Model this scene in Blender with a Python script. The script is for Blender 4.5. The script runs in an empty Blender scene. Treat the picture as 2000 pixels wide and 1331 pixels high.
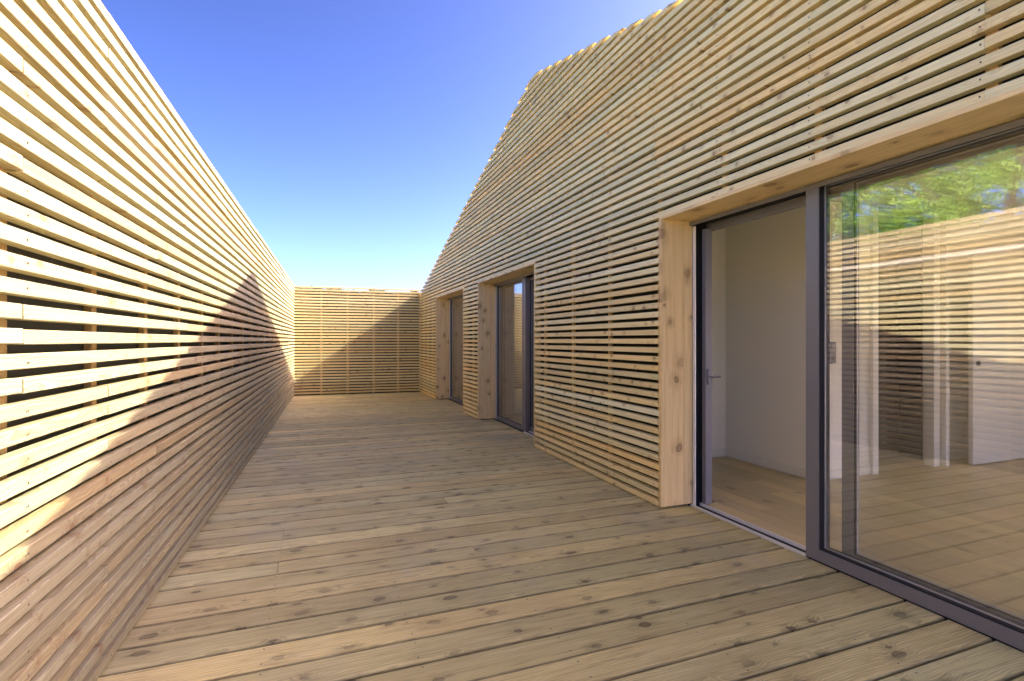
import bpy, math, random
import numpy as np
from mathutils import Matrix, Vector
R = math.radians
rnd = random.Random(7)
S = bpy.context.scene

# ------------------------------------------------------------ camera, sky, sun, exposure
cam = bpy.data.objects.new('camera', bpy.data.cameras.new('camera'))
S.collection.objects.link(cam)
cam.data.sensor_width = 36.0
cam.data.lens = 36.0 * 1016 / 2000
cam.data.clip_start = 0.02
cam.data.clip_end = 5000
cam.location = (0, 0, 1.3)
cam.rotation_euler = (R(90), 0, R(-20.75))
S.camera = cam

SUN = Vector((3.16, -0.52, 2.50)).normalized()
el = math.asin(SUN.z)
az = math.atan2(SUN.x, SUN.y)
w = bpy.data.worlds.new('World'); S.world = w; w.use_nodes = True
nt = w.node_tree; bg = nt.nodes['Background']
sky = nt.nodes.new('ShaderNodeTexSky'); sky.sky_type = 'NISHITA'
sky.sun_disc = False; sky.sun_elevation = el; sky.sun_rotation = az
sky.altitude = 200; sky.air_density = 0.6; sky.dust_density = 2.4; sky.ozone_density = 4.0
hs = nt.nodes.new('ShaderNodeMix'); hs.data_type = 'RGBA'; hs.blend_type = 'MULTIPLY'
hs.inputs[0].default_value = 1.0
hs.inputs[7].default_value = (0.343, 0.283, 0.277, 1)
nt.links.new(sky.outputs[0], hs.inputs[6]); 
gm = nt.nodes.new('ShaderNodeGamma'); gm.inputs[1].default_value = 1.72
nt.links.new(hs.outputs[2], gm.inputs[0])
h2 = nt.nodes.new('ShaderNodeMix'); h2.data_type = 'RGBA'; h2.blend_type = 'MULTIPLY'; h2.inputs[0].default_value = 1.0
h2.inputs[7].default_value = (2.0, 2.0, 2.0, 1)
nt.links.new(gm.outputs[0], h2.inputs[6]); nt.links.new(h2.outputs[2], bg.inputs[0])
bg.inputs[1].default_value = 0.15
sd = bpy.data.lights.new('sun', 'SUN'); sd.energy = 2.0; sd.angle = R(0.5); sd.color = (1, 0.93, 0.82)
sun = bpy.data.objects.new('sun', sd); S.collection.objects.link(sun)
sun.rotation_euler = SUN.to_track_quat('Z', 'Y').to_euler()
sun.location = (20, -2, 16)
V = S.view_settings
V.view_transform = 'Standard'; V.look = 'None'; V.gamma = 1; V.use_curve_mapping = False
V.exposure = 2.9
S.cycles.max_bounces = 10; S.cycles.diffuse_bounces = 6; S.cycles.transparent_max_bounces = 16
S.cycles.use_denoising = True

# ------------------------------------------------------------ small helpers
WM = {}          # world matrix of each object I made
def put(o, M, parent=None):
    WM[o] = M
    if parent is not None:
        o.parent = parent
        o.matrix_basis = WM[parent].inverted() @ M
    else:
        o.matrix_basis = M
    S.collection.objects.link(o)
    return o
def T(x, y, z): return Matrix.Translation((x, y, z))
def frame(o, a, b, c):            # columns: along, up, outward
    M = Matrix.Identity(4)
    for i, v in enumerate((a, b, c)):
        for j in range(3): M[j][i] = v[j]
    return T(*o) @ M
def thing(name, label, cat, loc, group=None, kind=None):
    o = bpy.data.objects.new(name, None); o.empty_display_size = .2
    put(o, T(*loc))
    if kind: o['kind'] = kind
    o['label'] = label
    if cat: o['category'] = cat
    if group: o['group'] = group
    return o
def mesh_from(name, vs, fs, mat=None, smooth=False):
    me = bpy.data.meshes.new(name); me.from_pydata(vs, [], fs); me.update()
    if mat: me.materials.append(mat)
    if smooth: me.polygons.foreach_set('use_smooth', [True]*len(me.polygons))
    return me

class MB:
    """collects boxes, written in world space, into one mesh"""
    def __init__(s): s.v = []; s.f = []
    def box(s, x0, x1, y0, y1, z0, z1, b=0.0):
        if b <= 0:
            n = len(s.v)
            s.v += [(x, y, z) for x in (x0, x1) for y in (y0, y1) for z in (z0, z1)]
            s.f += [tuple(n+i for i in q) for q in ((0,1,3,2),(4,6,7,5),(0,4,5,1),(2,3,7,6),(0,2,6,4),(1,5,7,3))]
        else:   # chamfered along its longest axis
            d = (x1-x0, y1-y0, z1-z0); k = d.index(max(d)); o = [i for i in range(3) if i != k]
            lo = (x0, y0, z0); hi = (x1, y1, z1); A, B = o
            if k == 1: A, B = B, A
            a0, a1, b0, b1 = lo[A], hi[A], lo[B], hi[B]
            ring = [(a0+b,b0),(a1-b,b0),(a1,b0+b),(a1,b1-b),(a1-b,b1),(a0+b,b1),(a0,b1-b),(a0,b0+b)]
            n = len(s.v)
            for e in (lo[k], hi[k]):
                for p, q in ring:
                    c = [0,0,0]; c[k] = e; c[A] = p; c[B] = q; s.v.append(tuple(c))
            for i in range(8):
                j = (i+1) % 8; s.f.append((n+i, n+j, n+8+j, n+8+i))
            s.f.append(tuple(n+7-i for i in range(8))); s.f.append(tuple(n+8+i for i in range(8)))
        return s
    def prism(s, poly, axis, a0, a1):   # polygon in the two other axes, extruded
        n = len(s.v); m = len(poly)
        for a in (a0, a1):
            for p, q in poly:
                s.v.append((a, p, q) if axis == 0 else (p, a, q) if axis == 1 else (p, q, a))
        s.f.append(tuple(range(n, n+m))[::-1]); s.f.append(tuple(range(n+m, n+2*m)))
        for i in range(m):
            j = (i+1) % m; s.f.append((n+i, n+j, n+m+j, n+m+i))
        return s
    def cyl(s, p, q, r, n=12):
        p, q = Vector(p), Vector(q); d = (q-p).normalized()
        u = d.orthogonal().normalized(); v = d.cross(u); k = len(s.v)
        for c in (p, q):
            for i in range(n):
                t = 2*math.pi*i/n; s.v.append(tuple(c+u*math.cos(t)*r+v*math.sin(t)*r))
        for i in range(n):
            j = (i+1) % n; s.f.append((k+i, k+j, k+n+j, k+n+i))
        s.f.append(tuple(range(k, k+n))[::-1]); s.f.append(tuple(range(k+n, k+2*n)))
        return s
    def build(s, name, mat, parent=None, label=None):
        xs = np.array(s.v); c = xs.mean(0); c[2] = xs[:, 2].min()
        me = mesh_from(name, [tuple(p) for p in (xs-c)], s.f, mat)
        import bmesh
        bm = bmesh.new(); bm.from_mesh(me); bmesh.ops.recalc_face_normals(bm, faces=bm.faces); bm.to_mesh(me); bm.free()
        o = bpy.data.objects.new(name, me); put(o, T(*c), parent)
        if label: o['label'] = label
        return o

CACHE = {}
def bar_mesh(name, L, h, t, mat, b, cut=(0, 0)):
    """a chamfered bar: x 0..L, y 0..h, z -t..0; cut = x shift of the two ends per metre of height"""
    key = (name, round(L, 3), h, t, mat.name, b, cut)
    if key in CACHE: return CACHE[key]
    ring = [(b,0),(h-b,0),(h,-b),(h,-t+b),(h-b,-t),(b,-t),(0,-t+b),(0,-b)]
    vs = [(cut[0]*y, y, z) for y, z in ring] + [(L+cut[1]*y, y, z) for y, z in ring]
    fs = [(i, 8+i, 8+(i+1) % 8, (i+1) % 8) for i in range(8)]
    fs += [tuple(range(8)), tuple(range(15, 7, -1))]
    CACHE[key] = mesh_from(name, vs, fs, mat)
    return CACHE[key]
def bar(name, parent, mat, M, L, h, t, b=.002, tint=(1,1,1), cut=(0,0), seed=None):
    o = bpy.data.objects.new(name, bar_mesh(name, L, h, t, mat, b, cut))
    o.color = (*tint, rnd.random() if seed is None else seed)
    return put(o, M, parent)

# ------------------------------------------------------------ materials
class NT:
    def __init__(s, name):
        s.m = bpy.data.materials.new(name); s.m.use_nodes = True
        s.t = s.m.node_tree; s.b = s.t.nodes['Principled BSDF']; s.out = s.t.nodes['Material Output']
    def n(s, typ, **kw):
        x = s.t.nodes.new('ShaderNode'+typ)
        for k, v in kw.items(): setattr(x, k, v)
        return x
    def l(s, a, b): s.t.links.new(a, b)
    def put(s, sock, v):
        if isinstance(v, bpy.types.NodeSocket): s.l(v, sock)
        else: sock.default_value = v
    def m1(s, op, a, b=None, c=None, clamp=False):
        x = s.n('Math', operation=op); x.use_clamp = clamp
        s.put(x.inputs[0], a)
        if b is not None: s.put(x.inputs[1], b)
        if c is not None: s.put(x.inputs[2], c)
        return x.outputs[0]
    def comb(s, x, y, z):
        c = s.n('CombineXYZ')
        for i, v in enumerate((x, y, z)): s.put(c.inputs[i], v)
        return c.outputs[0]
    def sep(s, v):
        c = s.n('SeparateXYZ'); s.l(v, c.inputs[0]); return c.outputs
    def noise(s, vec, scale, detail=2, rough=.5, dim='3D'):
        x = s.n('TexNoise', noise_dimensions=dim); s.l(vec, x.inputs['Vector'])
        x.inputs['Scale'].default_value = scale; x.inputs['Detail'].default_value = detail
        x.inputs['Roughness'].default_value = rough; return x.outputs[0]
    def rng(s, v, a, b, c=0, d=1, smooth=True):
        x = s.n('MapRange'); x.interpolation_type = 'SMOOTHSTEP' if smooth else 'LINEAR'; x.clamp = True
        s.put(x.inputs[0], v)
        for i, q in enumerate((a, b, c, d)): s.put(x.inputs[1+i], q)
        return x.outputs[0]
    def mix(s, f, a, b, mode='MIX'):
        x = s.n('Mix', data_type='RGBA', blend_type=mode)
        s.put(x.inputs[0], f); s.put(x.inputs[6], a if not isinstance(a, tuple) else (*a, 1)); s.put(x.inputs[7], b if not isinstance(b, tuple) else (*b, 1))
        return x.outputs[2]
    def bump(s, h, strength, dist):
        x = s.n('Bump'); x.inputs['Strength'].default_value = strength; x.inputs['Distance'].default_value = dist
        s.l(h, x.inputs['Height']); s.l(x.outputs[0], s.b.inputs['Normal'])
    def set(s, **kw):
        for k, v in kw.items():
            k = k.replace('_', ' ')
            s.put(s.b.inputs[k], (*v, 1) if isinstance(v, tuple) else v)
        return s

def wood(name, early, late, knotc, ring=.0045, knot_scale=7.5, knot_r=.085, knot_keep=.45, pith=.06,
         rough=.6, late_amt=.6, weather=0.0, streak=.35, bumpd=.0006, gloss=.35, kx=.8):
    n = NT(name)
    tc = n.n('TexCoord').outputs['Object']
    oi = n.n('ObjectInfo')
    r = oi.outputs['Random']; al = oi.outputs['Alpha']
    x, y, z = n.sep(tc)
    xo = n.m1('ADD', x, n.m1('MULTIPLY', r, 57.0))
    yo = n.m1('ADD', y, n.m1('MULTIPLY', al, 31.0))
    # knots: cells in the plane of the face
    wob = n.noise(n.comb(n.m1('MULTIPLY', xo, .7), yo, z), 22, 3, .6)
    kv = n.comb(n.m1('ADD', n.m1('MULTIPLY', xo, kx), n.m1('MULTIPLY', wob, .035)), n.m1('ADD', yo, n.m1('MULTIPLY', wob, .03)), 0.0)
    vo = n.n('TexVoronoi', voronoi_dimensions='2D', feature='F1'); n.l(kv, vo.inputs['Vector']); vo.inputs['Scale'].default_value = knot_scale
    d = vo.outputs['Distance']; col = n.sep(vo.outputs['Color'])
    keep = n.m1('LESS_THAN', col[0], knot_keep)
    kr = n.m1('MULTIPLY_ADD', col[1], knot_r, knot_r*.45)
    kd = n.m1('DIVIDE', d, kr)
    knot = n.m1('MULTIPLY', n.rng(kd, .82, 1.12, 1, 0), n.m1('MULTIPLY', keep, n.m1('MULTIPLY_ADD', col[2], .6, .4)))
    halo = n.m1('MULTIPLY', n.rng(kd, .6, 3.6, 1, 0), keep)
    # growth rings about a pith line beside the piece, bent by slow noise and round the knots
    slow = n.noise(n.comb(n.m1('MULTIPLY', xo, .9), n.m1('MULTIPLY', yo, 3.0), n.m1('MULTIPLY', z, 3.0)), 1.6, 3, .55)
    cy = n.m1('MULTIPLY_ADD', al, .16, -.06)
    cz = n.m1('MULTIPLY_ADD', r, pith, .012)
    dy = n.m1('SUBTRACT', y, cy); dz = n.m1('ADD', z, cz)
    rad = n.m1('SQRT', n.m1('ADD', n.m1('MULTIPLY', dy, dy), n.m1('MULTIPLY', dz, dz)))
    rad = n.m1('ADD', rad, n.m1('MULTIPLY', slow, .085))
    rad = n.m1('ADD', rad, n.m1('MULTIPLY', halo, .016))
    ph = n.m1('FRACT', n.m1('DIVIDE', rad, ring))
    lw = n.m1('MULTIPLY', n.m1('POWER', ph, 1.8), n.rng(ph, .86, 1.0, 1, 0))
    fib = n.noise(n.comb(n.m1('MULTIPLY', xo, 6.0), n.m1('MULTIPLY', yo, 260.0), n.m1('MULTIPLY', z, 260.0)), 1.0, 2, .6)
    wide = n.noise(n.comb(n.m1('MULTIPLY', xo, 1.2), n.m1('MULTIPLY', yo, 22.0), n.m1('MULTIPLY', z, 22.0)), 1.0, 3, .6)
    c = n.mix(n.m1('MULTIPLY', lw, late_amt), early, late)
    c = n.mix(n.rng(wide, .42, .72, 0, streak), c, tuple(a*.62+b*.3 for a, b in zip(early, late)))
    mid = n.noise(n.comb(n.m1('MULTIPLY', xo, 2.2), n.m1('MULTIPLY', yo, 90.0), n.m1('MULTIPLY', z, 90.0)), 1.0, 2, .6)
    c = n.mix(n.rng(mid, .42, .66, 0, .34), c, tuple(a*.8+b*.1 for a, b in zip(late, early)))
    c = n.mix(n.m1('MULTIPLY', fib, .22), c, tuple(a*.55 for a in late))
    fl = n.noise(n.comb(n.m1('MULTIPLY', xo, 5.0), n.m1('MULTIPLY', yo, 40.0), n.m1('MULTIPLY', z, 40.0)), 1.0, 3, .6)
    c = n.mix(n.m1('MULTIPLY', n.m1('MULTIPLY', halo, n.rng(fl, .48, .66)), .6), c, tuple(a*.5+b*.5 for a, b in zip(late, knotc)))
    c = n.mix(n.m1('MULTIPLY', halo, .22), c, tuple(a*.4+b*.6 for a, b in zip(late, knotc)))
    ringk = n.rng(n.m1('ABSOLUTE', n.m1('SUBTRACT', kd, .9)), 0, .22, .92, .62)
    c = n.mix(n.m1('MULTIPLY', knot, ringk), c, knotc)
    h = n.m1('ADD', n.m1('MULTIPLY', lw, .6), n.m1('MULTIPLY', fib, .7))
    if weather:
        P = n.n('NewGeometry').outputs['Position']
        px, py, pz = n.sep(P)
        big = n.noise(n.comb(n.m1('MULTIPLY', px, .7), n.m1('MULTIPLY', py, 1.6), 0.0), 1.5, 5, .6)
        c = n.mix(n.rng(big, .40, .62, 0, .30*weather), c, (.34, .25, .11))
        bl = n.noise(n.comb(n.m1('MULTIPLY', xo, 1.6), n.m1('MULTIPLY', yo, 14.0), 0.0), 2.2, 5, .65)
        c = n.mix(n.rng(bl, .52, .74, 0, .40*weather), c, (.86, .76, .42))
        c = n.mix(n.rng(bl, .46, .28, 0, .60*weather), c, (.20, .14, .06))
        # dusty scuffs and specks left by feet
        sc = n.noise(n.comb(n.m1('MULTIPLY', px, 9.0), n.m1('MULTIPLY', py, 9.0), 0.0), 1.0, 2)
        fine = n.noise(P, 190, 3, .7)
        scuff = n.m1('MULTIPLY', n.rng(sc, .56, .72), n.rng(fine, .52, .68, 0, .5))
        c = n.mix(n.m1('MULTIPLY', scuff, weather), c, (.74, .68, .54))
        # dirt, and painted-on dark of the gaps, along the two edges of a board
        ed = n.m1('MINIMUM', y, n.m1('SUBTRACT', .169, y))
        dn = n.noise(n.comb(n.m1('MULTIPLY', xo, 3.0), yo, 0.0), 2.0, 3)
        c = n.mix(n.m1('MULTIPLY', n.rng(ed, .001, .0075, .6, 0), n.rng(dn, .25, .6, .5, 1)), c, (.07, .048, .025))
        gry = n.noise(n.comb(n.m1('MULTIPLY', px, 1.5), n.m1('MULTIPLY', py, .8), 3.0), 1.0, 4, .6)
        c = n.mix(n.rng(gry, .5, .75, 0, .35), c, (.42, .38, .27))
        h = n.m1('ADD', h, n.m1('MULTIPLY', fine, .5))
    tint = n.n('Mix', data_type='RGBA', blend_type='MULTIPLY'); tint.inputs[0].default_value = 1
    n.l(c, tint.inputs[6]); n.l(oi.outputs['Color'], tint.inputs[7])
    n.set(Base_Color=tint.outputs[2], Roughness=n.m1('MULTIPLY_ADD', lw, -.12, rough))
    n.b.inputs['Specular IOR Level'].default_value = gloss
    n.bump(h, .5, bumpd)
    return n.m

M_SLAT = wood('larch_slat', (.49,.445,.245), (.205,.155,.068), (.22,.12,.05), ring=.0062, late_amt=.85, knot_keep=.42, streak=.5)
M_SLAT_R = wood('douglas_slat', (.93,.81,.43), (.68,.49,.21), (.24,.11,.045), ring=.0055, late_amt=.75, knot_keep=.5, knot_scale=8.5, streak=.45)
M_BATTEN = wood('spruce_batten', (.62,.42,.19), (.45,.27,.1), (.3,.16,.06), knot_keep=.15)
M_JAMB = wood('spruce_panel', (.90,.69,.34), (.52,.33,.12), (.19,.095,.035), ring=.009, knot_scale=5.5, knot_r=.12, knot_keep=.62, pith=.16, late_amt=.45)
M_DECK = wood('weathered_pine', (.88,.765,.335), (.36,.275,.10), (.05,.034,.016), ring=.0095, late_amt=.8, knot_scale=5.6, knot_r=.085, knot_keep=.75, pith=.05, kx=.62, weather=1.0, rough=.68, bumpd=.0012, gloss=.3)
M_OAK = wood('oak_floor', (.64,.54,.29), (.45,.35,.17), (.16,.10,.05), ring=.009, knot_scale=2.5, knot_r=.05, knot_keep=.4, rough=.42, streak=.5, gloss=.4)

def plain(name, col, rough=.6, metal=0.0, var=.12, scale=30, bump=0.0, bdist=.001, spec=.5):
    n = NT(name); P = n.n('TexCoord').outputs['Object']
    a = n.noise(P, scale, 4, .6); b = n.noise(P, scale*.06, 3)
    f = n.m1('ADD', n.m1('MULTIPLY', a, var), n.m1('MULTIPLY', b, var))
    c = n.mix(1.0, (col[0], col[1], col[2]), n.comb(*[n.m1('SUBTRACT', 1+var, f)]*3), 'MULTIPLY')
    n.set(Base_Color=c, Roughness=n.m1('MULTIPLY_ADD', a, .12, rough-.06), Metallic=metal)
    n.b.inputs['Specular IOR Level'].default_value = spec
    if bump: n.bump(a, bump, bdist)
    return n.m
M_MEMB = plain('grey_membrane', (.075,.072,.06), .85, scale=400, bump=.4)
M_MEMB2 = plain('dark_membrane', (.016,.015,.010), .9, scale=400, bump=.4)
M_ALU = plain('grey_powder_coat', (.165,.162,.178), .38, 0, .06, 500, .15, .0002)
M_DARK = plain('black_rubber', (.008,.008,.009), .8)
M_RAIL = plain('bare_aluminium', (.86,.86,.88), .35, .35, .05, 200)
M_SPACER = plain('spacer_steel', (.38,.38,.40), .4, .3)
M_UNLIT = plain('unlit_passage_wall', (.022,.017,.014), .5)  # near-black colour standing in for the missing light in the passage
M_SCREW = plain('screw_steel', (.10,.08,.07), .5, .5)
M_PAINT = plain('white_wall_paint', (.88,.85,.73), .75, 0, .03, 180, .25, .0004)
M_LACQ = plain('white_lacquer', (.84,.82,.71), .4, 0, .02, 60)
M_PANEL = plain('black_plastic', (.03,.03,.04), .25)
M_ROOF = plain('zinc_roof', (.09,.09,.1), .5, .3)
M_RENDER = plain('house_render', (.5,.46,.4), .85)
M_TILE = plain('dark_roof_tile', (.05,.05,.055), .7)
M_BARK = plain('bark', (.09,.07,.05), .9, scale=20, bump=.8, bdist=.02)
M_GROUND = plain('meadow_ground', (.09,.11,.04), .95, var=.4, scale=3)

def glass_mat():
    n = NT('window_glass')
    lw = n.n('LayerWeight'); lw.inputs['Blend'].default_value = .5
    f = n.m1('POWER', lw.outputs['Facing'], 3.6)
    f = n.m1('MULTIPLY_ADD', f, .88, .12)
    tr = n.n('BsdfTransparent'); tr.inputs[0].default_value = (.98,.985,.98,1)
    gl = n.n('BsdfGlossy'); gl.inputs['Roughness'].default_value = 0.0; gl.inputs[0].default_value = (.97,.98,1,1)
    P = n.n('NewGeometry').outputs['Position']
    h = n.noise(P, 1.7, 1)
    bp = n.n('Bump'); bp.inputs['Strength'].default_value = .07; bp.inputs['Distance'].default_value = .0015
    n.l(h, bp.inputs['Height']); n.l(bp.outputs[0], gl.inputs['Normal'])
    mx = n.n('MixShader'); n.l(f, mx.inputs[0]); n.l(tr.outputs[0], mx.inputs[1]); n.l(gl.outputs[0], mx.inputs[2])
    n.l(mx.outputs[0], n.out.inputs[0]); return n.m
M_GLASS = glass_mat()
def leaf_mat(name, c0, c1):
    n = NT(name)
    P = n.n('NewGeometry').outputs['Position']
    a = n.noise(P, 60, 2); b = n.noise(P, .9, 2)
    c = n.mix(n.rng(n.m1('MULTIPLY_ADD', b, .7, n.m1('MULTIPLY', a, .4)), .35, .8), c0, c1)
    tl = n.n('BsdfTranslucent'); n.l(c, tl.inputs[0])
    n.set(Base_Color=c, Roughness=.5)
    mx = n.n('MixShader'); mx.inputs[0].default_value = .35
    n.l(n.b.outputs[0], mx.inputs[1]); n.l(tl.outputs[0], mx.inputs[2]); n.l(mx.outputs[0], n.out.inputs[0])
    return n.m
M_LEAF = leaf_mat('spring_leaf', (.12,.27,.03), (.27,.46,.05))
M_LEAF2 = leaf_mat('hedge_leaf', (.03,.055,.02), (.07,.10,.03))

# ------------------------------------------------------------ ground
g = MB(); g.v = [(-900,-900,-.32),(900,-900,-.32),(900,900,-.32),(-900,900,-.32)]; g.f = [(0,1,2,3)]
o = g.build('ground', M_GROUND); o['kind'] = 'structure'; o['label'] = 'grassy ground lying under and around the timber terrace'

# ------------------------------------------------------------ deck
LK = 0.0293
def leftX(y): return -.83 + LK*y
deck = thing('deck', 'terrace floor of weathered brown pine boards between the slatted walls', None, (1, 6, -.1), kind='structure')
row = -6
DT = -.004
while True:
    y0 = 1.377 + .18*row
    if y0 > 13.3: break
    xs = [-1.0, 2.768]
    if rnd.random() < .3 or row in (9,):
        xs.insert(1, rnd.choice([-.2, .4, 1.0, 1.6, 2.2]) if row != 9 else .93)
    for a, b in zip(xs, xs[1:]):
        gap = rnd.uniform(.0075, .0115)
        k = rnd.uniform(.82, 1.12); wm = rnd.uniform(-.05, .05)
        tilt = Matrix.Rotation(rnd.uniform(-.0012, .0012), 4, 'Z')
        M = frame((a+.0015, y0+gap/2, DT+rnd.uniform(-.0015, .0012)), (1,0,0), (0,1,0), (0,0,1)) @ tilt
        bar('deck_board', deck, M_DECK, M, b-a-.003, .18-gap, .027, .0045, (k*(1+wm), k, k*(1-wm)))
    row += 1
jo = MB()
for x in [i*.6-.8 for i in range(7)]:
    jo.box(x-.03, x+.03, .2, 13.3, -.16, -.035)
jo.build('joist_frame', M_BATTEN, deck)['kind'] = 'stuff'
sub = MB().box(-1.0, 2.9, -.6, 13.4, -.30, -.20); sub.build('deck_underlay', M_MEMB2, deck)

# screws: hexagonal heads, one joined part for each wall
def screws(parent, pts, normal, up, r=.0043):
    v = []; f = []
    n_ = Vector(normal); u = Vector(up); s = u.cross(n_)
    for p in pts:
        k = len(v); p = Vector(p)+n_*.0006
        for i in range(6):
            t = math.pi*i/3; v.append(tuple(p+u*math.cos(t)*r+s*math.sin(t)*r))
        f.append(tuple(range(k, k+6)))
    c = Vector(v[0]); me = mesh_from('screw_heads', [tuple(Vector(q)-c) for q in v], f, M_SCREW)
    o = bpy.data.objects.new('screw_heads', me); put(o, T(*c), parent); o['kind'] = 'stuff'

dp = []
for rw in range(-6, 67):
    for xx in [i*.6-.8 for i in range(6)]:
        for q in (.035, .145):
            dp.append((xx+rnd.uniform(-.004,.004), 1.377+.18*rw+q+rnd.uniform(-.004,.004), DT+.0015))
screws(deck, dp, (0,0,1), (0,1,0), .0042)

HS, TS = .043, .044
def slat_tint(base=1.0, spread=.1, warm=.05):
    k = base*rnd.uniform(1-spread*1.5, 1+spread*.9); warm *= 1.3; a = rnd.uniform(-warm, warm)
    if rnd.random() < .22: a += warm*1.1
    return (min(k*(1+a*.4), 1.3), k*(1-a*.35), k*(1-a*1.3))
def runs(lo, hi, posts, typ=7):
    """cut lo..hi into lengths that meet over posts"""
    out = []; a = lo; ps = [p for p in posts if lo+.3 < p < hi-.3]
    first = True
    while True:
        n = rnd.randint(1, typ) if first else rnd.randint(typ-2, typ)
        nxt = [p for p in ps if p > a+.2]
        if len(nxt) <= n or n == 0: out.append((a, hi)); break
        b = nxt[n-1]; out.append((a, b)); a = b; first = False
    return out

# ------------------------------------------------------------ left wall
lw_ = thing('slatted_wall', 'long sunlit wall of pale horizontal timber slats on the left of the deck', 'wall', (leftX(6), 6, 0), 'slatted timber walls round the deck')
du = Vector((LK, 1, 0)).normalized(); nu = Vector((du.y, -du.x, 0)); up = Vector((0,0,1))
def LP(s, z, out=0.0):   # s = distance along the wall from world y=0
    return Vector((-.83, 0, z)) + du*s + nu*out
LPOST = [1.875+.596*k for k in range(-5, 20)]
Lend = 13.24
spts = []
for i in range(37):
    z = .029+.07*i
    segs = runs(-1.1, Lend, LPOST)
    if i == 31: segs = [(-1.1, 2.47), (2.47, 6.64), (6.64, 10.2), (10.2, Lend)]
    if i == 29: segs = [(-1.1, 1.875), (1.875, 5.45), (5.45, 9.6), (9.6, Lend)]
    if i == 19: segs = [(-1.1, 1.875), (1.875, 3.66), (3.66, 7.8), (7.8, 11.4), (11.4, Lend)]
    for (a, b) in segs:
        t = slat_tint(.97, .09, .05)
        if i == 31 and a == 2.47: t = (1.45, 1.5, 2.0)
        if i in (11,) and a < 0: t = (1.3, 1.34, 1.6)
        if i in (34, 27): t = (1.1, 1.15, 1.22)
        p = LP(a+.001, z+rnd.uniform(-.0015,.0015), rnd.uniform(-.0025,.0025))
        M = frame(p, du, up, nu) @ Matrix.Rotation(rnd.uniform(-.0008,.0008), 4, 'Z') @ Matrix.Rotation(rnd.uniform(-.02,.02), 4, 'X')
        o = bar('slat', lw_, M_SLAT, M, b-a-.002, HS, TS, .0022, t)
        if i == 31 and a == 2.47: o['label'] = 'almost white planed slat high on the left wall'
        for s in LPOST:
            if a < s < b and s < 8:
                spts.append(LP(s+.022+rnd.uniform(-.004,.004), z+.0215+rnd.uniform(-.004,.004), .0018))
screws(lw_, spts, nu, up)
for s in LPOST:
    if s > Lend: continue
    M = frame(LP(s-.0225, 2.56, -TS-.002), (0,0,-1), du, -(du.cross(Vector((0,0,1)))) if False else nu)
    # along = down, up = du, outward = nu  (down x du = ?)
    M = frame(LP(s+.0225, .01, -TS-.002), up, -du, nu)
    bar('batten', lw_, M_BATTEN, M, 2.55, .045, .027, .002, slat_tint(1, .1))
q = [LP(-1.2, 0, -.075), LP(Lend+.12, 0, -.075), LP(Lend+.12, 0, -.22), LP(-1.2, 0, -.22)]
mb = MB().prism([(p.x, p.y) for p in q], 2, -.25, 2.53); mb.build('backing_panel', M_MEMB, lw_)

# ------------------------------------------------------------ far wall
fw = thing('slatted_wall', 'short slatted end wall with a diagonal shadow, closing the far end of the deck', 'wall', (1, 13.25, 0), 'slatted timber walls round the deck')
fu = Vector((1, -LK, 0)).normalized(); fn = Vector((-fu.y*-1, -1, 0)); fn = Vector((-LK, -1, 0)).normalized()
F0 = Vector((-.45, 13.235, 0))
def FP(s, z, out=0.0): return F0 + fu*s + fn*out + up*z
for i in range(37):
    z = .029+.07*i
    t = slat_tint(.86, .08, .06); t = (t[0], t[1]*1.0, t[2]*.9)
    M = frame(FP(.004, z, rnd.uniform(-.0015,.0015)), fu, up, fn) @ Matrix.Rotation(rnd.uniform(-.0005,.0005), 4, 'Z')
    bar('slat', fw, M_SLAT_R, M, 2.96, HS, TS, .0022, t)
for s in (-.02, .592, 1.193, 1.807, 2.40, 2.95):
    bar('batten', fw, M_BATTEN, frame(FP(s+.0225, .01, -TS-.002), up, -fu, fn), 2.50, .045, .027, .002, slat_tint(1, .1))
q = [FP(-.1, 0, -.075), FP(3.1, 0, -.075), FP(3.1, 0, -.2), FP(-.1, 0, -.2)]
MB().prism([(p.x, p.y) for p in q], 2, -.25, 2.475).build('backing_panel', M_MEMB2, fw)

# ------------------------------------------------------------ timber building
bd = thing('timber_building', 'timber clad building with a slatted gable wall and sliding glass doors right of the deck', 'building', (5.7, 5.9, 0))
PY, PZ, SL = 5.89, 4.575, .2795
def roofz(y): return PZ - SL*abs(y-PY)
OPEN = [(-1.9, 3.345), (5.835, 8.155), (9.09, 11.32)]
HZ = 2.235
RP, R0 = .0702, .009
RPOST = [-1.0, -.3, .56, 1.273, 2.045, 2.735, 3.43, 4.18, 4.91, 5.62, 6.3, 6.95, 7.6, 8.23, 8.62, 9.0, 9.7, 10.35, 11.0, 11.39, 11.95, 12.5, 12.98]
Yhi, Ylo = 13.16, -2.25
rp = []
def rslat(y0, y1, z, i, cut=(0,0), tint=None):
    """slat between y0 < y1 on the face x = 2.5; local x runs towards -y"""
    M = frame((2.5+rnd.uniform(-.0015,.0015), y1, z), (0,-1,0), (0,0,1), (-1,0,0)) @ Matrix.Rotation(rnd.uniform(-.0008,.0008), 4, 'Z')
    if cut == (0,0): M = M @ Matrix.Rotation(rnd.uniform(-.02,.02), 4, 'X')
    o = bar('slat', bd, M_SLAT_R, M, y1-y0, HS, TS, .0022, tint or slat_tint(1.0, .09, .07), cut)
    for s in RPOST:
        if y0-.03 < s < y1 and s < 9.3:
            rp.append((2.498, s+.016+rnd.uniform(-.004,.004), z+.0215+rnd.uniform(-.004,.004)))
    return o
i = 0
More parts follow.
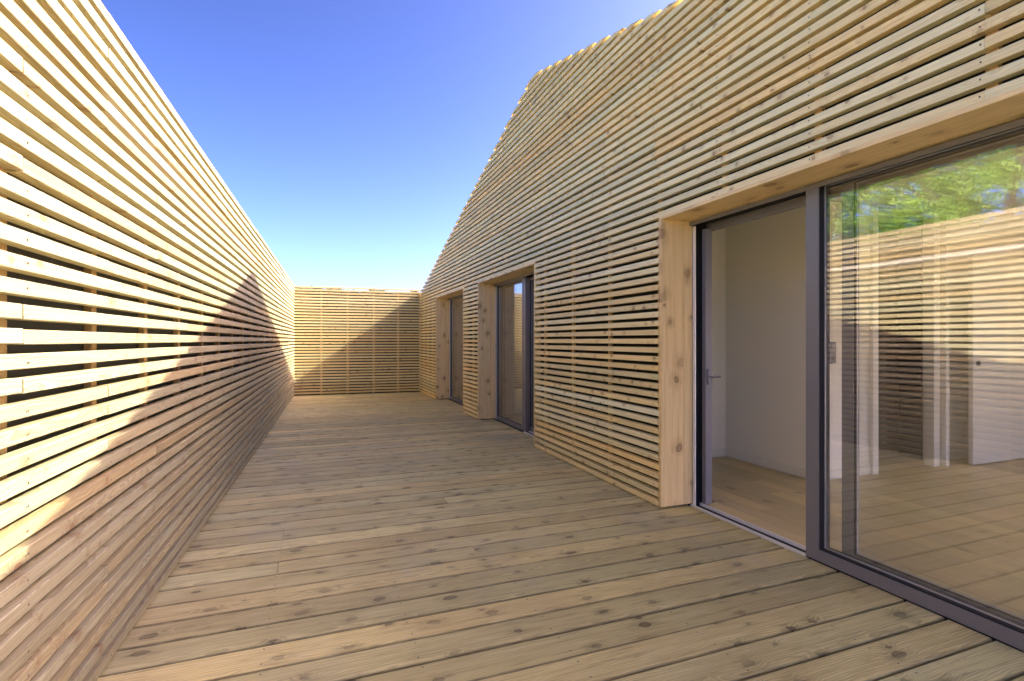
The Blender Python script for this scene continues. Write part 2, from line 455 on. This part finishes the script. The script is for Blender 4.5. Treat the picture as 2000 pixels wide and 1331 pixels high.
while True:
    z = R0+RP*i
    if z+HS > PZ-.01: break
    if z < 2.24:
        for a, b in ((-2.25, OPEN[0][0]-.035), (OPEN[0][1]+.035, OPEN[1][0]-.028), (OPEN[1][1]+.03, OPEN[2][0]-.028), (OPEN[2][1]+.03, 13.12)):
            t = None
            if i == 10 and 3 < a < 4: t = (1.08, 1.24, 1.65)
            elif i in (27, 9, 7, 6) and 3 < a < 4: t = (1.04, 1.12, 1.3)
            o = rslat(a, b, z, i, tint=t)
            if i == 10 and 3 < a < 4: o['label'] = 'clearly paler slat at knee height between the two nearest glass doors'
    else:
        half_lo = min((PZ - z)/SL, Yhi-PY); half_hi = (PZ-z-HS)/SL
        full = half_lo >= Yhi-PY
        y0, y1 = PY-half_lo, PY+half_lo
        if full: y0, y1 = Ylo, 13.12
        k = 0 if full else 1/SL
        segs = runs(y0, y1, RPOST, 6)
        if not full and len(segs) > 1 and segs[0][1]-segs[0][0] < .5:
            segs = [(segs[0][0], segs[1][1])]+segs[2:]
        if not full and len(segs) > 1 and segs[-1][1]-segs[-1][0] < .5:
            segs = segs[:-2]+[(segs[-2][0], segs[-1][1])]
        for (a, b) in segs:
            cut = (k if b == y1 else 0, -k if a == y0 else 0)
            rslat(a+(0 if a == y0 else .001), b-(0 if b == y1 else .001), z, i, cut)
    i += 1
# the small triangle at the very top
zt = R0+RP*i
MB().prism([(PY-(PZ-zt)/SL, zt), (PY+(PZ-zt)/SL, zt), (PY, PZ)], 0, 2.5, 2.5+TS).build('ridge_piece', M_SLAT_R, bd) if PZ-zt > .01 else None
screws(bd, rp, (-1,0,0), (0,0,1))
for s in RPOST:
    inside = [o for o in OPEN if o[0]-.02 < s < o[1]+.02]
    zb = 2.27 if inside else .01
    ztop = roofz(s)-.03
    bar('batten', bd, M_BATTEN, frame((2.5+TS+.002, s-.0225, zb), (0,0,1), (0,1,0), (-1,0,0)), ztop-zb, .045, .027, .002, slat_tint(1, .08))
# sheathing behind the slats
m = MB(); XS0, XS1 = 2.576, 2.95
for a, b in ((-2.3, OPEN[0][0]), (OPEN[0][1]+.03, OPEN[1][0]-.03), (OPEN[1][1]+.03, OPEN[2][0]-.03), (OPEN[2][1]+.03, 13.13)):
    m.box(XS0, XS1, a, b, -.25, 2.262)
m.prism([(-2.3, 2.2625), (13.13, 2.2625), (13.13, roofz(13.13)-.03), (PY, PZ-.03), (-2.3, 2.29)], 0, XS0, XS1)
m.build('wall_sheathing', M_MEMB2, bd)
# roof, back wall, end walls
m = MB()
for sgn in (1, -1):
    e = PY+(7.26 if sgn > 0 else -8.25)
    m.prism([(PY, PZ-.016), (e, roofz(e)-.016), (e, roofz(e)-.17), (PY, PZ-.17)], 0, 2.56, 9.4)
m.build('roof', M_ROOF, bd)
m = MB(); m.box(9.2, 9.4, -2.3, -1.8, -.25, 2.15); m.box(9.2, 9.4, 1.6, 13.13, -.25, 2.35); m.box(9.2, 9.4, -1.8, 1.6, -.25, 0); m.box(9.2, 9.4, -1.8, 1.6, 2.1, 2.2); m.box(2.96, 9.2, 13.0, 13.13, -.25, 2.35); m.box(2.96, 3.4, -2.3, -2.17, -.25, 2.22); m.box(8.8, 9.2, -2.3, -2.17, -.25, 2.22); m.box(3.4, 8.8, -2.3, -2.17, 2.04, 2.22); m.box(3.4, 8.8, -2.3, -2.17, -.25, 0.0)
m.prism([(-1.3, 2.35), (13.13, 2.35), (PY, PZ-.3)], 0, 9.2, 9.4); m.build('outer_wall', M_RENDER, bd)

# door surrounds: boards round each opening
def jamb(y0, y1, x0, x1, z0, z1, nm='jamb_board', grain='z'):
    k = rnd.uniform(.95, 1.06); t = (k, k*rnd.uniform(.98,1.02), k*rnd.uniform(.95,1.03))
    if grain == 'z':   # broad face looks along y
        sg = 1 if y1 < 4 or True else -1
        return bar(nm, bd, M_JAMB, frame((x0, y0, z0), (0,0,1), (1,0,0), (0,1,0)) @ T(0,0,0) @ T(0, 0, y1-y0), z1-z0, x1-x0, y1-y0, .002, t)
    return bar(nm, bd, M_JAMB, frame((x0, y1, z0), (0,-1,0), (1,0,0), (0,0,-1)), y1-y0, x1-x0, z1-z0, .002, t)
for k, (a, b) in enumerate(OPEN):
    for (y0, y1) in ((b, b+.027), (a-.027, a)):
        jamb(y0, y1, 2.497, 2.712, .012, HZ)
        jamb(y0, y1, 2.714, 2.795, .012, HZ)
    jamb(a-.027, b+.027, 2.497, 2.712, HZ, HZ+.024, 'head_board', 'y')
    jamb(a-.027, b+.027, 2.714, 2.795, HZ, HZ+.024, 'head_board', 'y')

# --- glazed doors
def leaf(y0, y1, x0, x1, z0, z1, stile, rail, label=None, top=.045):
    f = MB()
    f.box(x0, x1, y1-stile, y1, z0, z1); f.box(x0, x1, y0, y0+stile, z0, z1)
    f.box(x0+.0008, x1-.0008, y0+stile, y1-stile, z0, z0+rail); f.box(x0+.0008, x1-.0008, y0+stile, y1-stile, z1-top, z1)
    o = f.build('door_leaf', M_ALU, bd, label)
    xm = (x0+x1)/2
    ya, yb, za, zb = y0+stile, y1-stile, z0+rail, z1-top
    gk = MB()        # black gasket standing just inside the frame
    for w0, xa, xb in ((.006, x0+.006, x1-.006),):
        gk.box(xa, xb, ya, ya+w0, za, zb); gk.box(xa, xb, yb-w0, yb, za, zb)
        gk.box(xa, xb, ya+w0, yb-w0, za, za+w0); gk.box(xa, xb, ya+w0, yb-w0, zb-w0, zb)
    gk.build('gasket', M_DARK, o)
    sp = MB(); w1 = .010   # bright spacer bar of the double glazing
    sp.box(xm-.006, xm+.006, ya+.006, ya+w1, za+.006, zb-.006); sp.box(xm-.006, xm+.006, yb-w1, yb-.006, za+.006, zb-.006)
    sp.box(xm-.006, xm+.006, ya+w1, yb-w1, za+.006, za+w1); sp.box(xm-.006, xm+.006, ya+w1, yb-w1, zb-w1, zb-.006)
    sp.build('spacer_bar', M_SPACER, o)
    MB().box(xm-.010, xm+.010, ya+.0062, yb-.0062, za+.0062, zb-.0062).build('glass_pane', M_GLASS, o)
    return o
def door_frame(a, b, opn, label=None):
    f = MB()
    # far and near jamb profiles
    for s, y in ((-1, b), (1, a)):
        for (xa, xb, w_) in ((2.93, 2.95, .03),):
            ya, yb = sorted((y, y+s*w_)); f.box(xa, xb, ya, yb, -.01, HZ-.002)
    # head: a grey fascia with dark tracks behind
    f.box(2.764, 2.7705, a+.002, b-.002, HZ-.034, HZ-.006); f.box(2.93, 2.95, a+.031, b-.031, HZ-.07, HZ-.012)
    o = f.build('door_frame', M_ALU, bd, label)
    st_ = MB(); st_.box(2.797, 2.803, b-.030, b, -.005, HZ-.035); st_.box(2.797, 2.803, a, a+.030, -.005, HZ-.035); st_.build('jamb_trim', M_RAIL, o)
    d = MB()
    d.box(2.797, 2.95, a+.0005, b-.0005, HZ-.004, HZ+.02)          # dark head lining
    d.box(2.796, 2.95, a-.02, a-.0005, -.02, HZ); d.box(2.796, 2.95, b+.0005, b+.02, -.02, HZ)
    d.box(2.775, 2.95, a, b, -.05, -.012)           # black channel floor
    d.build('track_channel', M_DARK, o)
    for x, ya, yb in ((2.774, *opn), (2.862, a, b)):
        MB().box(x, x+.009, ya+.003, yb-.003, -.012, .010 if x < 2.8 else .012).build('track_rail', M_RAIL, o)
    s = MB(); s.box(2.8725, 2.883, a+.002, b-.002, -.012, .003); s.build('threshold', M_ALU, o)
    return o

# near opening: fixed leaf in front, second leaf behind it
fr = door_frame(*OPEN[0], (2.312, 3.345))
leaf(-1.86, 2.309, 2.772, 2.8605, .001, 2.230, .086, .068, 'large glazed leaf in the nearest opening', top=.014)
leaf(-1.86, 2.155, 2.8725, 2.918, .013, 2.226, .070, .064, top=.02)
post = MB().box(2.872, 2.935, 3.285, 3.325, .013, 2.18).build('lock_stile', M_ALU, bd)
MB().box(2.889, 2.921, 3.273, 3.2848, .955, 1.075).build('handle_plate', M_ALU, post)
hb = MB(); hb.cyl((2.905, 3.272, 1.015), (2.905, 3.225, 1.015), .0085); hb.cyl((2.903, 3.229, 1.012), (2.962, 3.225, 1.017), .0075); hb.build('door_handle', M_ALU, post)
# middle opening
door_frame(*OPEN[1], (5.835, 6.86))
leaf(6.925, 8.11, 2.798, 2.850, .001, 2.225, .055, .066)
leaf(5.87, 6.93, 2.8725, 2.918, .013, 2.2, .070, .062)
MB().box(2.802, 2.866, 6.86, 6.924, .0, 2.195).build('meeting_stile', M_ALU, bd)
# far opening
door_frame(*OPEN[2], (9.09, 9.12))
leaf(9.12, 11.27, 2.803, 2.855, .001, 2.225, .055, .066)

# end window, unseen, added to bring more daylight into the near room
f = MB()
for x in (3.4, 6.07, 8.74): f.box(x, x+.06, -2.26, -2.2, .0, 2.04)
for xa in (3.46, 6.13): f.box(xa, xa+2.61, -2.26, -2.2, .0, .06); f.box(xa, xa+2.61, -2.26, -2.2, 1.98, 2.04)
ew = f.build('added_end_window', M_ALU, bd)
for xa in (3.46, 6.13): MB().box(xa+.001, xa+2.609, -2.24, -2.22, .061, 1.979).build('glass_pane', M_GLASS, ew)  # panes of the added, unseen end window
f = MB()  # side window, unseen, added so sun bounce fills the near room
for y in (-1.8, -.13, 1.54): f.box(9.27, 9.33, y, y+.06, 0, 2.1)
for ya in (-1.74, -.07): f.box(9.27, 9.33, ya, ya+1.61, 0, .06); f.box(9.27, 9.33, ya, ya+1.61, 2.04, 2.1)
ew = f.build('added_side_window', M_ALU, bd)
for ya in (-1.74, -.07): MB().box(9.29, 9.31, ya+.001, ya+1.609, .061, 2.039).build('glass_pane', M_GLASS, ew)  # panes of the added, unseen side window
# --- rooms behind the glass
fl = MB(); fl.box(2.955, 9.2, -2.17, 13.0, -.20, -.015); floor = fl.build('interior_floor', M_MEMB2, bd)
nfb = 0
x = 2.885
while x < 7.6:
    y = -2.1+rnd.uniform(-1.0, 0)
    if x < 2.95: y = -1.89
    while y < 4.6:
        L = rnd.choice((.9, 1.2, 1.5, 1.8, 2.1)); a, b = max(y, -2.15), min(y+L, (3.34 if x < 2.95 else 4.62) if x < 4.25 else 3.9)
        if b-a > .08:
            k = rnd.uniform(.82, 1.15)
            bar('floor_board', floor, M_OAK, frame((x+.1435, a, 0.0), (0,1,0), (-1,0,0), (0,0,1)), b-a-.0008, .1425, .014, .0008, (k, k*rnd.uniform(.97,1.02), k*rnd.uniform(.92,1.04)))
            nfb += 1
        y += L
    x += .1445
m = MB(); m.box(2.96, 9.2, 4.72, 13.0, -.0145, 0.0); m.build('far_room_floor', M_OAK, floor)
cz = lambda y: min(2.62, roofz(y)-.20)
ceil = MB().prism([(-2.165, cz(-2.165)), (-.39, 2.62), (12.17, 2.62), (12.995, cz(12.995)), (12.995, cz(12.995)+.02), (12.17, 2.64), (-.39, 2.64), (-2.165, cz(-2.165)+.02)], 0, 2.955, 9.195).build('ceiling', M_PAINT, bd)
def iwall(x0, x1, y0, y1, skirt=(), z1=2.61, mat=None):
    o = MB().box(x0, x1, y0, y1, -.012, z1).build('interior_wall', mat or M_PAINT, bd)
    for s in skirt:
        MB().box(*s, .001, .098, .003).build('skirting_board', M_LACQ, o)
    return o
iwall(2.96, 4.33, 4.63, 4.72, [(2.962, 4.316, 4.614, 4.629)])
iwall(4.33, 4.45, 3.62, 4.72, [(4.315, 4.3295, 3.502, 4.6135)])
iwall(4.33, 5.05, 3.503, 3.6195, [(4.332, 5.048, 3.488, 3.5025)])
MB().box(5.052, 5.13, 3.47, 3.64, .002, 2.60, .002).build('door_lining', M_LACQ, bd)
# far side of the passage and back wall, its darkness put into the colour
iwall(4.452, 6.9, 3.95, 4.05, [], mat=M_UNLIT)
iwall(6.17, 6.9, 3.72, 3.948, mat=M_UNLIT)
for (x0, x1, y0, y1) in ((5.965, 6.02, 3.47, 3.56), (6.035, 6.075, 3.48, 3.56), (6.105, 6.16, 3.44, 3.56)):
    MB().box(x0, x1, y0, y1, .002, 2.60, .002).build('door_post', M_LACQ, bd)
iwall(6.17, 7.0, 3.62, 3.70, [(6.18, 6.98, 3.604, 3.619)])
dl = MB().box(6.37, 7.38, 3.345, 3.385, .012, 2.2, .001).build('interior_door', M_LACQ, bd, 'white flush door standing open across the room')
MB().cyl((6.455, 3.344, 1.02+.04), (6.455, 3.336, 1.02+.04), .028, 20).build('round_pull', M_PANEL, dl)
iwall(7.0, 9.2, 3.9, 4.0)
iwall(2.96, 9.2, 8.62, 8.72); iwall(2.96, 9.2, 5.2, 5.3)
cp = MB().box(4.452, 4.565, 3.478, 3.5025, 1.085, 1.285, .004).build('control_panel', M_PANEL)
cp['label'] = 'small dark control panel hung on the white wall behind the sliding glass'; cp['category'] = 'wall panel'
MB().box(4.468, 4.549, 3.4755, 3.4778, 1.165, 1.262).build('panel_display', M_PANEL, cp)

# ------------------------------------------------------------ trees seen in the glass, bushes and a roof beyond the end wall
def leaves(pts, size, rs):
    n = len(pts); nrm = rs.normal(size=(n,3)); nrm /= np.linalg.norm(nrm, axis=1)[:,None]
    t = rs.normal(size=(n,3)); t -= (t*nrm).sum(1)[:,None]*nrm; t /= np.linalg.norm(t, axis=1)[:,None]
    b = np.cross(nrm, t); s = (size*rs.uniform(.6,1.35,n))[:,None]
    q = np.stack([pts+t*s, pts+b*s*.45, pts-t*s, pts-b*s*.45], 1).reshape(-1,3)
    me = bpy.data.meshes.new('crown'); me.vertices.add(4*n); me.vertices.foreach_set('co', q.ravel())
    me.loops.add(4*n); me.loops.foreach_set('vertex_index', np.arange(4*n)); me.polygons.add(n)
    me.polygons.foreach_set('loop_start', np.arange(0,4*n,4)); me.polygons.foreach_set('loop_total', np.full(n,4)); me.update()
    return me
def tree(x, y, h, r, seed, label, nclump=95, per=380):
    rs = np.random.default_rng(seed)
    t = thing('broadleaf_tree', label, 'tree', (x, y, -.32), 'trees beyond the left wall')
    tr = MB(); base = Vector((x, y, -.32)); fork = base+Vector((0,0,h*.3))
    def limb(p, q, r0, r1):
        p, q = Vector(p), Vector(q); d = (q-p).normalized(); u = d.orthogonal().normalized(); v = d.cross(u); k = len(tr.v)
        for c, rr in ((p, r0), (q, r1)):
            for i in range(8):
                a = math.pi*i/4; tr.v.append(tuple(c+u*math.cos(a)*rr+v*math.sin(a)*rr))
        for i in range(8):
            j = (i+1) % 8; tr.f.append((k+i, k+j, k+8+j, k+8+i))
    limb(base, fork, .24, .17)
    ctr = np.array([x, y, h*.62]); cl = []
    for i in range(9):
        a = rs.uniform(0, 6.28); q = fork+Vector((math.cos(a)*r*.55, math.sin(a)*r*.55, h*rs.uniform(.15,.5)))
        limb(fork-Vector((0,0,.1)), q, .1, .045)
        for j in range(4):
            e = q+Vector((rs.normal()*r*.3, rs.normal()*r*.3, rs.uniform(.2,1.2))); limb(q, e, .04, .012)
    while len(cl) < nclump:
        p = rs.uniform(-1,1,3); d = np.linalg.norm(p)
        if d < 1 and d > .35: cl.append(ctr+p*np.array([r, r, h*.36]))
    pts = np.concatenate([c+rs.normal(size=(per,3))*np.array([.27,.27,.17])*rs.uniform(.6,1.3) for c in cl])
    tr.build('trunk', M_BARK, t)
    me = leaves(pts-np.array([x,y,0]), .048, rs); me.materials.append(M_LEAF)
    put(bpy.data.objects.new('crown', me), T(x, y, 0), t)
tree(-8.5, 7.2, 8.6, 2.9, 1, 'leafy green tree beyond the left wall, reflected at the right end of the near glass')
tree(-9.2, 12.0, 10.0, 3.1, 2, 'leafy green tree beyond the left wall, reflected beside the stile of the near glass')
tree(-13.5, 11.5, 10.5, 3.2, 3, 'taller green tree standing behind the two reflected ones, beyond the left wall')

def bush(x, y, h, r, seed, label):
    rs = np.random.default_rng(seed); t = thing('bush', label, 'bush', (x, y, -.32), 'bushes behind the end wall')
    n = 9000; p = rs.uniform(-1, 1, (n, 3)); p[:,0] *= r; p[:,1] *= .45
    top = h+.04*np.sin(p[:,0]*5+seed)+rs.normal(size=n)*.022
    p[:,2] = -.3+(top+.3)*rs.uniform(0, 1, n)**.5
    me = leaves(p, .06, rs); me.materials.append(M_LEAF2); put(bpy.data.objects.new('crown', me), T(x, y, 0), t)
    st = MB(); st.cyl((x, y, -.32), (x, y, h*.5), .03, 6); st.build('stem', M_BARK, t)
for k, (bx, hh, rr) in enumerate(((.1, 2.70, .72), (1.45, 2.68, .66), (2.7, 2.69, .66), (3.9, 2.69, .6))):
    bush(bx-.6, 15.4, hh, rr, 40+k, ('dark bush glimpsed through the gaps at the left of the end wall', 'dark bush glimpsed through the gaps left of the middle of the end wall', 'dark bush glimpsed through the gaps right of the middle of the end wall', 'dark bush behind the right end of the end wall')[k])
hs_ = thing('distant_house', 'far house whose dark roof tip just shows above the end wall', 'house', (-.2, 34, -.32))
MB().box(-3.8, 3.4, 31, 38, -.32, 3.2).build('house_wall', M_RENDER, hs_)
ap = -.19
MB().prism([(ap-3.9, 3.2), (ap+3.9, 3.2), (ap, 4.33)], 1, 30.6, 38.4).build('roof', M_TILE, hs_)
